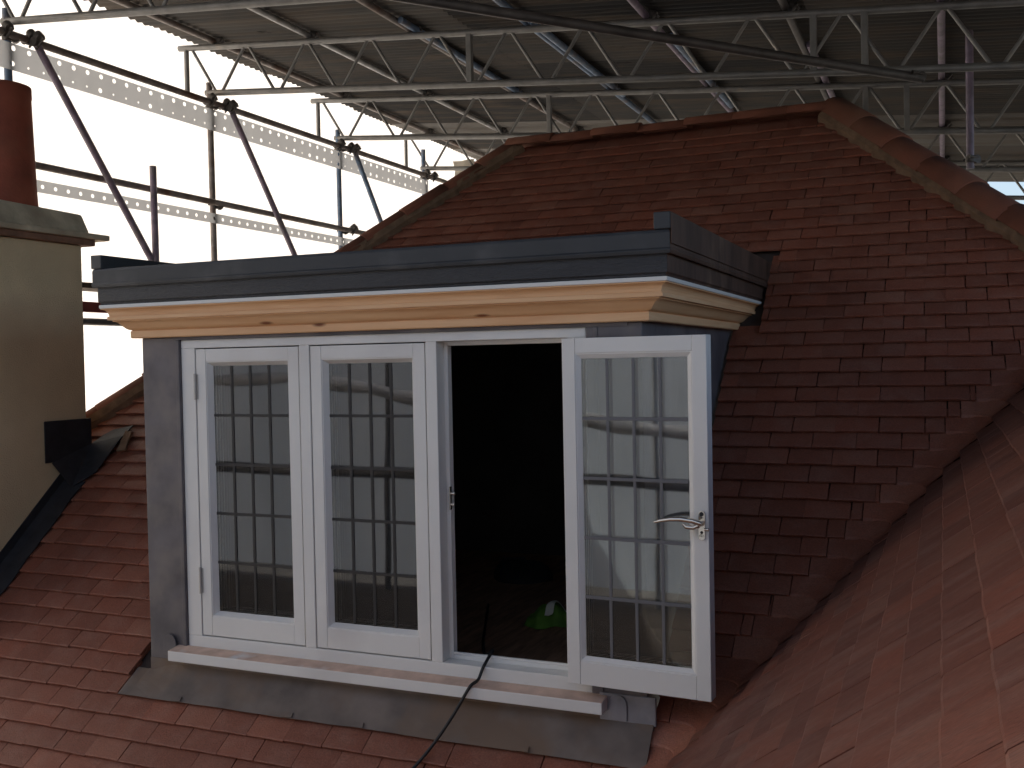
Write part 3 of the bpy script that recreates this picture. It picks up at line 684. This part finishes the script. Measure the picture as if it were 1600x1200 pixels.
# things inside and over the sill
def cloth(name, cx, cy, z, label, cat):
    root = thing(name, label, cat, (cx, cy, z))
    b = MB(); n = 26; V = []; F = []; r_ = random.Random(5)
    rad = lambda a_: .095*(1+.22*math.sin(3*a_+1)+.12*math.sin(7*a_)+.08*math.sin(13*a_))
    hgt = lambda x, y: .012+.07*math.exp(-((x-.01)**2+(y)**2)/.006)+.018*abs(math.sin(38*x+11*y))*(1 if x*x+y*y < .012 else .5)+.012*abs(math.sin(46*y-17*x))
    V.append((0, 0, hgt(0, 0)))
    for k in range(1, 7):
        for i in range(n):
            a_ = 2*math.pi*i/n; q = rad(a_)*k/6; x, y = q*math.cos(a_)*1.25, q*math.sin(a_); V.append((x, y, hgt(x, y)*(1 if k < 6 else .15)))
    F = [(0, 1+i, 1+(i+1)%n) for i in range(n)]
    F += [(1+(k-1)*n+i, 1+k*n+i, 1+k*n+(i+1)%n, 1+(k-1)*n+(i+1)%n) for k in range(1, 6) for i in range(n)]
    b.add([(cx+x, cy+y, z+zz) for x, y, zz in V], F, 0, True); b.build('fabric', M_HIVIS, root, fix=False)
    b = MB(); key = [(.085, .012), (.045, .014), (.022, .004), (.020, -.03), (.024, -.06), (.028, -.092)]; pts = []
    for i in range(5):
        for t in (0, .25, .5, .75): pts.append((key[i][0]*(1-t)+key[i+1][0]*t, key[i][1]*(1-t)+key[i+1][1]*t))
    V = []; m_ = len(pts)
    for i, (x, y) in enumerate(pts):
        d = Vector((pts[min(i+1, m_-1)][0]-pts[max(i-1, 0)][0], pts[min(i+1, m_-1)][1]-pts[max(i-1, 0)][1], 0)).normalized(); nn = Vector((-d.y, d.x, 0))*.019
        for sg in (1, 0, -1):
            xx, yy = x+nn.x*sg, y+nn.y*sg; V.append((cx+xx, cy+yy, z+max(hgt(xx, yy), hgt(xx+.01, yy), hgt(xx, yy+.01))+.010))
    b.add(V, [(3*i+k, 3*i+k+1, 3*i+k+4, 3*i+k+3) for i in range(m_-1) for k in range(2)], 0, True); b.build('reflective_tape', M_REFL, root, fix=False)
    return root
cloth('hi_vis_vest', 1.163, 1.076, -.08, 'crumpled bright green vest with pale tape on the floor inside the open window', 'vest')
bg_ = MB(); n = 20; V = []; F = []
for j in range(7):
    for i in range(n):
        a_ = 2*math.pi*i/n; t = j/6; q = math.cos(t*math.pi/2)**.6
        V.append((0.67+.17*q*math.cos(a_)*(1+.12*math.sin(3*a_)), 1.92+.12*q*math.sin(a_), -.08+.09*math.sin(t*math.pi/2)*(1+.25*math.sin(2*a_+1))))
F = [(j*n+i, j*n+(i+1)%n, (j+1)*n+(i+1)%n, (j+1)*n+i) for j in range(6) for i in range(n)]
bg_.add(V, F, 0, True)
bg_.path([(0.57, 1.84, 0), (0.61, 1.82, .05), (0.73, 1.82, .06), (0.77, 1.84, .0)], .008)
tag(bg_.build('tool_bag', M_BAG, fix=False), 'dark slumped bag on the dim floor at the back of the room', 'bag')
# cable over the sill and down the roof
pts = [(.75, 1.3, -.072), (1.0, .7, -.07), (1.24, .2, .03), (1.318, .098, .081), (1.323, .06, .074), (1.326, .02, .060), (1.324, -.004, .045), (1.318, -.03, .012), (1.311, -.066, .0055), (1.300, -.079, -.012), (1.262, -.105, -.085), (1.215, -.14, -.165), (1.165, -.185, -.238)]
for i in range(1, 14):
    Y = -.19-.075*i; pts.append((1.155-.05*i+.004*math.sin(i*2), Y, zr(Y)+.013+.003*math.sin(i)))
sm = []
for i in range(len(pts)-1):
    p0, p1, p2, p3 = [Vector(pts[max(0, min(len(pts)-1, i+k))]) for k in (-1, 0, 1, 2)]
    for t in (0, .25, .5, .75):
        sm.append(.5*((2*p1)+(p2-p0)*t+(2*p0-5*p1+4*p2-p3)*t*t+(3*p1-p0-3*p2+p3)*t**3))
b = MB(); b.path(sm, .006, 8); tag(b.build('power_cable', M_BLACK), 'black cable running out over the window sill and down the tiles', 'cable')

# ------------------------------------------------------------------ chimney
CHX, CHY = -1.40, .85
ch = thing('chimney', 'rendered chimney stack with stepped cement cap at the left edge', 'chimney', (-1.7, .4, .3))
b = MB(); b.box(-2.05, CHX, -.15, CHY, -.4, 1.80); b.build('stack', M_RENDER, ch, .006)
b = MB(); b.box(-2.07, CHX+.035, -.17, CHY+.065, 1.801, 1.835); b.build('corbel_course', M_CAPB, ch, .006)
b = MB(); b.box(-2.09, CHX+.055, -.19, CHY+.15, 1.836, 1.866); b.build('corbel_course', M_CAP, ch, .006)
b = MB(); V = []
b.add([(-2.09, -.19, 1.867), (CHX+.02, -.19, 1.867), (CHX+.02, CHY+.045, 1.867), (-2.09, CHY+.045, 1.867), (-2.05, -.14, 2.005), (CHX-.05, -.14, 2.005), (CHX-.02, CHY+.03, 1.972), (-2.05, CHY+.03, 1.972)],
      [(3,2,1,0),(4,5,6,7),(0,1,5,4),(1,2,6,5),(2,3,7,6),(3,0,4,7)]); b.build('flaunching', M_CAP, ch, .012)
b = MB(); b.box(-2.0, CHX+.05, CHY+.02, CHY+.14, 1.84, 1.862)
pot = MB(); n = 28; prof_ = [(.172, 1.97), (.166, 2.08), (.156, 2.40), (.151, 2.57), (.154, 2.575), (.153, 2.63), (.138, 2.635), (.115, 2.63), (.115, 2.3)]
px, py = -1.70, .62
V = [(px+r_*math.cos(2*math.pi*i/n), py+r_*math.sin(2*math.pi*i/n), z) for r_, z in prof_ for i in range(n)]
pot.add(V, [(j*n+i, j*n+(i+1)%n, (j+1)*n+(i+1)%n, (j+1)*n+i) for j in range(len(prof_)-1) for i in range(n)], 0, True); pot.build('chimney_pot', M_POT, ch)
# stepped black flashing where the stack meets the tiles
b = MB(); V = []; nseg = 16
y0_, y1_ = -.15, .70
b.prism([(CHX+.0008, y0_, zr(y0_)-.03), (CHX+.0008, y1_, zr(y1_)-.03), (CHX+.0008, y1_, zr(y1_)+.085), (CHX+.0008, y0_, zr(y0_)+.085)], (.006, 0, 0)); b.build('side_flashing', M_FLASH, ch, .002)
b = MB(); V = []
for i in range(nseg+1):
    Y = y0_+(y1_-y0_)*i/nseg; jg = rnd.uniform(-.008, .01)
    V += [(CHX+.007, Y, zr(Y)+.03), (CHX+.05, Y, zr(Y)+.015), (CHX+.125+jg, Y, zr(Y)+.006)]
b.add(V, [(i*3+j, i*3+j+1, i*3+j+4, i*3+j+3) for i in range(nseg) for j in range(2)]); o = b.build('side_flashing', M_FLASH, ch, fix=False)
md = o.modifiers.new('thick', 'SOLIDIFY'); md.thickness = .004
b = MB(); b.box(CHX+.0075, CHX+.0135, .56, CHY+.02, .66, .875); b.build('saddle_upstand', M_FLASH, ch, .003)
b = MB()
b.add([(CHX+.014, .60, .655), (CHX+.014, .87, .735), (CHX+.20, .90, .775), (CHX+.17, .74, zr(.74)+.012), (CHX+.08, .66, zr(.66)+.012)], [(0,1,2,3,4)]); o = b.build('saddle', M_FLASH, ch, fix=False)
md = o.modifiers.new('thick', 'SOLIDIFY'); md.thickness = .006
b = MB(); b.add([(CHX+.014, .87, .74), (CHX+.20, .90, .775), (CHX+.19, .99, .83), (CHX+.014, 1.0, .80)], [(0,1,2,3)]); o = b.build('saddle', M_FLASH, ch, fix=False)
md = o.modifiers.new('thick', 'SOLIDIFY'); md.thickness = .006
b = MB(); b.add([(CHX+.20, .93, .80), (CHX+.25, .92, .795), (CHX+.26, .86, zr(.86)+.01), (CHX+.21, .85, zr(.85)+.012)], [(0,1,2,3)]); o = b.build('mortar_fillet', M_MORTAR, ch, fix=False)
md = o.modifiers.new('thick', 'SOLIDIFY'); md.thickness = .01

# ------------------------------------------------------------------ scaffold
TR_ = .0242
WX = -2.5; STY = [1.41, 3.32, 5.19, 6.95]
LZ = 3.24
def tube_thing(name, a, c, m, label, cat, r=TR_, couplers=(), group=None):
    b = MB(); b.tube(a, c, r, 16); o = b.build(name, m); tag(o, label, cat, group)
    for p, d in couplers: coupler(p, d, o)
    return o
def coupler(p, d, par):
    """right-angle coupler: two half shells, bolt and nuts"""
    p = Vector(p); d = Vector(d).normalized(); u = d.orthogonal().normalized(); v = d.cross(u)
    b = MB(); b.tube(p-d*.021, p+d*.021, .0305, 10); b.tube(p+u*.045-v*.021, p+u*.045+v*.021, .0295, 10)
    b.tube(p+v*.036-u*.03, p+v*.036+u*.06, .007, 6); b.tube(p-v*.038+d*.01-u*.05, p-v*.038+d*.01+u*.03, .007, 6)
    b.tube(p+v*.036+u*.05, p+v*.036+u*.064, .013, 6); b.tube(p-v*.038+d*.01-u*.05, p-v*.038+d*.01-u*.036, .013, 6)
    return b.build('coupler', M_CPL, par)
Yd, Xd, Zd = Vector((0,1,0)), Vector((1,0,0)), Vector((0,0,1))
posn = ['beside the chimney pot', 'second along from the chimney pot', 'third along, left of the hip', 'farthest, at the ridge end']
for i, Y in enumerate(STY):
    tz = LZ+(.17 if i != 3 else .30)
    lean = .03
    m = (M_BLUE, M_RUST, M_BLUE, M_BLUE)[i]
    tube_thing('scaffold_standard', (WX-.05, Y+.05, -6.5), (WX-.05, Y, tz), m,
        'blue painted upright scaffold pole '+posn[i] if m is M_BLUE else 'grey upright scaffold pole '+posn[i], 'scaffold pole',
        couplers=[((WX-.05, Y, LZ-.01), Zd), ((WX-.05, Y+.02, 2.43), Zd)], group='upright poles of the left scaffold')
tube_thing('scaffold_standard', (WX-.05, -.5, -6.5), (WX-.05, -.5, 3.3), M_GALV, 'grey upright scaffold pole left of the chimney', 'scaffold pole', group='upright poles of the left scaffold')
tube_thing('scaffold_standard', (-2.42, 2.55, -1.5), (-2.42, 2.52, 2.60), M_PURP, 'short purple grey pole rising behind the dormer parapet with open top', 'scaffold pole')
tube_thing('scaffold_ledger', (WX, -2.2, LZ), (WX, 7.4, LZ), M_RUST, 'long dark top rail of the left scaffold just above the perforated strip', 'scaffold tube', couplers=[((WX, y+.12, LZ), Yd) for y in STY]+[((WX, y-.06, LZ), Yd) for y in STY])
tube_thing('scaffold_ledger', (WX, -2.2, 2.46), (WX, 7.4, 2.44), M_RUST, 'dark guard rail running behind the chimney pot at mid height', 'scaffold tube', couplers=[((WX, 5.19+.13, 2.445), Yd)])
for i in range(3):
    Y = STY[i]
    tube_thing('scaffold_brace', (WX+.06, Y+.12, LZ-.02), (WX+.06, Y+2.35, .25), (M_PURP, M_PURP, M_BLUE)[i],
        ('diagonal purple brace crossing behind the chimney cap', 'diagonal purple brace left of the grey upright pole top', 'diagonal blue brace running down to the left hip')[i], 'scaffold brace',
        couplers=[((WX+.06, Y+.12, LZ-.02), Yd)], group='diagonal braces of the left scaffold')
# lower rails seen between chimney and cornice
tube_thing('scaffold_ledger', (WX, -2.2, 1.46), (WX, 4.2, 1.46), M_TDARK, 'grey low rail seen between chimney and pine cornice', 'scaffold tube')
b = MB(); b.box(WX-.09, WX-.05, -2.2, 4.1, 1.53, 1.60); tag(b.build('toe_board', M_REDB), 'red board edge glimpsed between chimney and cornice', 'board')
b = MB(); b.box(WX-.35, WX-.1, -2.2, 4.1, 1.70, 1.738); tag(b.build('scaffold_board', M_BOARD), 'brown scaffold board glimpsed right of the chimney under the fascia end', 'board')

# perforated strips under the rails
def strip(name, z0, z1, rows, label, y0=-2.0, y1=7.0, pitch=.12, hr=.017, x=WX-.02, zslope=0):
    b = MB(); n = int((y1-y0)/pitch); hh = (z1-z0)/rows
    for k in range(n):
        for r_ in range(rows):
            ya, yb = y0+k*pitch, y0+(k+1)*pitch; za, zb = z0+r_*hh, z0+(r_+1)*hh; cy, cz = (ya+yb)/2+(.0 if r_ == 0 else .01), (za+zb)/2+(.012 if r_ == rows-1 and rows > 1 else 0)
            hh_ = hr*(1 if (r_ == rows-1 or rnd.random() > .45) else .45)
            out = [(x, yb, cz), (x, yb, zb), (x, cy, zb), (x, ya, zb), (x, ya, cz), (x, ya, za), (x, cy, za), (x, yb, za)]
            inn = [(x, cy+hh_*math.cos(math.pi*i/4), cz+hh_*math.sin(math.pi*i/4)) for i in range(8)]
            b.add(out+inn, [(i, (i+1)%8, 8+(i+1)%8, 8+i) for i in range(8)])
    o = b.build(name, M_STRIP, fix=False)
    return tag(o, label, 'strip')
strip('perforated_strip', LZ-.215, LZ-.045, 2, 'wide grey strip with two rows of holes below the top scaffold rail')
strip('perforated_strip', 2.285, 2.365, 1, 'narrow grey strip with one row of holes below the guard rail', pitch=.105, hr=.014)

# translucent sheeting: left wall, and the wall behind the photographer that the panes mirror
def sheet(name, f, nu, nv, label):
    b = MB(); V = [f(i/nu, j/nv) for j in range(nv+1) for i in range(nu+1)]
    b.add(V, [(j*(nu+1)+i, j*(nu+1)+i+1, (j+1)*(nu+1)+i+1, (j+1)*(nu+1)+i) for j in range(nv) for i in range(nu)], 0, True)
    o = b.build(name, M_SHEET, fix=False); return tag(o, label, 'sheeting')
sheet('scaffold_sheeting', lambda u, v: (WX-.50-.03*math.sin(u*41)*math.sin(v*5+u*9)-.02*math.sin(u*97+v*3), -.9+11.6*u, -2.4+6.6*v), 120, 30, 'white translucent sheeting hung behind the left scaffold poles')
sheet('scaffold_sheeting', lambda u, v: (-6+12.4*u, -5-.02*math.sin(u*39)*(.4+.6*math.sin(v*3.1))-.006*math.sin(u*97+v*4), -.85+4.2*v), 180, 30, 'white translucent sheeting mirrored in the window panes')
sheet('scaffold_sheeting', lambda u, v: (-6+3.0*u+.05*math.sin(u*37), -5+4.1*u-.05*math.sin(u*53+v*3), -2.4+6.2*v), 60, 20, 'white translucent sheeting round the scaffold corner, mirrored at the left pane edges')
tube_thing('scaffold_standard', (-2.05, -4.86, -6.5), (-1.85, -4.86, 3.4), M_TDARK, 'dark leaning pole mirrored in the right panes of the middle casement', 'scaffold pole', r=.028)
tube_thing('scaffold_standard', (.05, -4.86, -6.5), (.05, -4.86, 3.4), M_GALV, 'pale upright pole mirrored in the left panes of the open casement', 'scaffold pole')
tube_thing('scaffold_ledger', (-5.8, -4.80, .15), (6, -4.80, .06), M_TDARK, 'dark guard rail mirrored halfway up the window panes', 'scaffold tube', r=.05)
tz_ = lambda X: .96-.52/(1+math.exp(-(X+.9)*2.2))
b = MB(); b.path([(-5.6+.3*i, -4.72, tz_(-5.6+.3*i)-.05*math.sin(i*.55+.4)+.012*math.sin(i*2.3)) for i in range(32)], [.06+.012*math.sin(i*1.9) for i in range(32)], 12)
tag(b.build('rolled_tarpaulin', mat('grey_tarpaulin', (.42,.41,.41), .8, var=.3, scale=5)), 'sagging roll of grey tarpaulin mirrored in the top window panes', 'tarpaulin')
pl = thing('scaffold_platform', 'boarded scaffold platform below the photographer, mirrored in the lowest panes', 'platform', (0, -4, -.98))
for i in range(10):
    b = MB(); y = -5.05+.232*i; b.box(-5.8, 5.2, y, y+.224, -1.0+rnd.uniform(0, .008), -.96); b.build('scaffold_board', M_BOARD, pl, .004)

# lattice beams carrying the temporary roof
BS = -.094                             # fall of the beams to the right
bz = lambda X: 3.325+BS*(X-WX)
BD = .365
blab = ['nearest aluminium lattice beam crossing the top left corner', 'aluminium lattice beam second from the camera, ending left of the corrugated sheets',
        'aluminium lattice beam third from the camera, just above the ridge', 'aluminium lattice beam fourth from the camera, low behind the ridge', 'farthest aluminium lattice beam, glimpsed right of the hip']
BY = STY+[8.75]
for k, Y in enumerate(BY):
    root = thing('lattice_beam', blab[k], 'beam', (WX, Y, bz(WX)), 'lattice beams of the temporary roof')
    x0, x1 = -2.84, 4.9
    b = MB(); b.tube((x0, Y, bz(x0)+BD), (x1, Y, bz(x1)+BD), TR_, 14); b.build('top_chord', M_ALU, root)
    b = MB(); b.tube((x0+.26, Y, bz(x0+.26)), (x1, Y, bz(x1)), TR_, 14); b.build('bottom_chord', M_ALU, root)
    b = MB(); b.tube((x0+.07, Y, bz(x0+.07)+BD), (x0+.07, Y, bz(x0+.07)-.02), .02, 10); b.build('end_post', M_ALU, root)
    x = x0+.12; j = 0
    verts_at = (-.24, 2.12, 2.42, 4.9) if k % 2 else (-.35, 2.3, 2.6, 4.9)
    while x < x1-.3:
        xa, xb, xc_ = x, x+.27, x+.56
        b = MB(); b.tube((xa, Y, bz(xa)+BD), (xb-.025, Y, bz(xb)), .0125, 8); b.build('diagonal', M_ALU, root)
        b = MB(); b.tube((xb+.025, Y, bz(xb)), (xc_-.03, Y, bz(xc_)+BD), .0125, 8); b.build('diagonal', M_ALU, root)
        x += .56
    for xv in verts_at:
        b = MB(); b.box(xv-.02, xv+.02, Y-.022, Y+.022, bz(xv), bz(xv)+BD); b.build('splice_post', M_ALU, root, .003)
# purlins along the roof, resting on the beams
PX = [-2.5, -1.6, -.72, .2, 1.05, 1.95, 2.85, 3.75]
pm = [M_RUST, M_GALV, M_RUST, M_BLUE, M_PURP, M_TDARK, M_PURP, M_RUST]
pn = ['rusty', 'grey', 'rusty', 'blue', 'purple', 'dark', 'purple', 'rusty']
ordn = ['first', 'second', 'third', 'fourth', 'fifth', 'sixth', 'seventh', 'eighth']
for i, x in enumerate(PX):
    z = bz(x)+BD+.05
    o = tube_thing('purlin_tube', (x, -2.2, z), (x, 10.2, z), pm[i], '%s tube under the corrugated sheets, %s from the left edge' % (pn[i], ordn[i]), 'scaffold tube', group='tubes under the corrugated sheets')
    for Y in BY: coupler((x+.01, Y+.03, z-.022), Yd, o)
    # lapped second tube, painted differently
    if i in (2, 3, 4, 5):
        b = MB(); y0_ = rnd.uniform(2.5, 4.2); b.tube((x+.052, y0_, z-.01), (x+.052, y0_+2.2, z-.01), TR_, 12); b.build('lapped_tube', [M_BLUE, M_BLUE, M_BLUE, M_PURP][i-2], o)
# the thick tube slanting across the underside
tube_thing('raking_tube', (-.55, .62, 3.09), (2.74, 3.27, 2.765), M_TDARK, 'thick dark tube slanting across under the beams to a coupler at upper right', 'scaffold tube', r=.027, couplers=[((2.70, 3.24, 2.775), Zd)])
tube_thing('hanging_pole', (3.02, 4.2, 2.36), (3.02, 4.15, 3.3), M_PURP, 'purple and blue painted pole hanging vertically above the right hip', 'scaffold pole', couplers=[((3.02, 4.18, 2.42), Zd)])
# corrugated sheets
tr = thing('temporary_roof', 'temporary roof of stained corrugated iron sheets over the scaffold beams', 'roof', (1.7, 4, 3.6))
SZ = lambda X: bz(X)+BD+.05+TR_+.012
def corr(x0, x1, y0, wd, dz):
    b = MB(); n = int(wd/.076*8); V = []
    for i in range(n+1):
        y = y0+wd*i/n; h = .0095*math.sin(2*math.pi*y/.076)
        V += [(x0, y, SZ(x0)+h+dz), (x1, y, SZ(x1)+h+dz)]
    b.add(V, [(2*i, 2*i+1, 2*i+3, 2*i+2) for i in range(n)], 0, True)
    pale = (6.1 < y0 < 7.7 and rnd.random() < .8) or (y0 > 7.7 and rnd.random() < .4)  # far rows coloured paler for the light coming in behind
    o = b.build('corrugated_sheet', M_CORR_LIT if pale else M_CORR, tr, fix=False); return o
y = -2.4; k = 0
while y < 10.3:
    x = -2.82-rnd.uniform(-.02, .03)
    for j, ln in enumerate((2.5, 2.5, 2.5)):
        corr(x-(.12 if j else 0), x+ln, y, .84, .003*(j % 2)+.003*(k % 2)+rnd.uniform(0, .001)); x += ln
    y += .76; k += 1
# a torn strip of pale sheeting hanging far back left of the hip
b = MB(); V = []
for j in range(9):
    t = j/8
    for i in range(4): V.append((-2.35+.09*i+.015*math.sin(j*1.7+i)-.02*t, 7.3+.03*math.sin(i*2+j), 3.45-.9*t))
b.add(V, [(j*4+i, j*4+i+1, (j+1)*4+i+1, (j+1)*4+i) for j in range(8) for i in range(3)], 0, True)
tag(b.build('hanging_sheet', mat('pale_fabric', (.62,.56,.47), .9, var=.2, scale=6), fix=False), 'narrow pale strip of sheeting hanging by the farthest pole', 'sheeting')
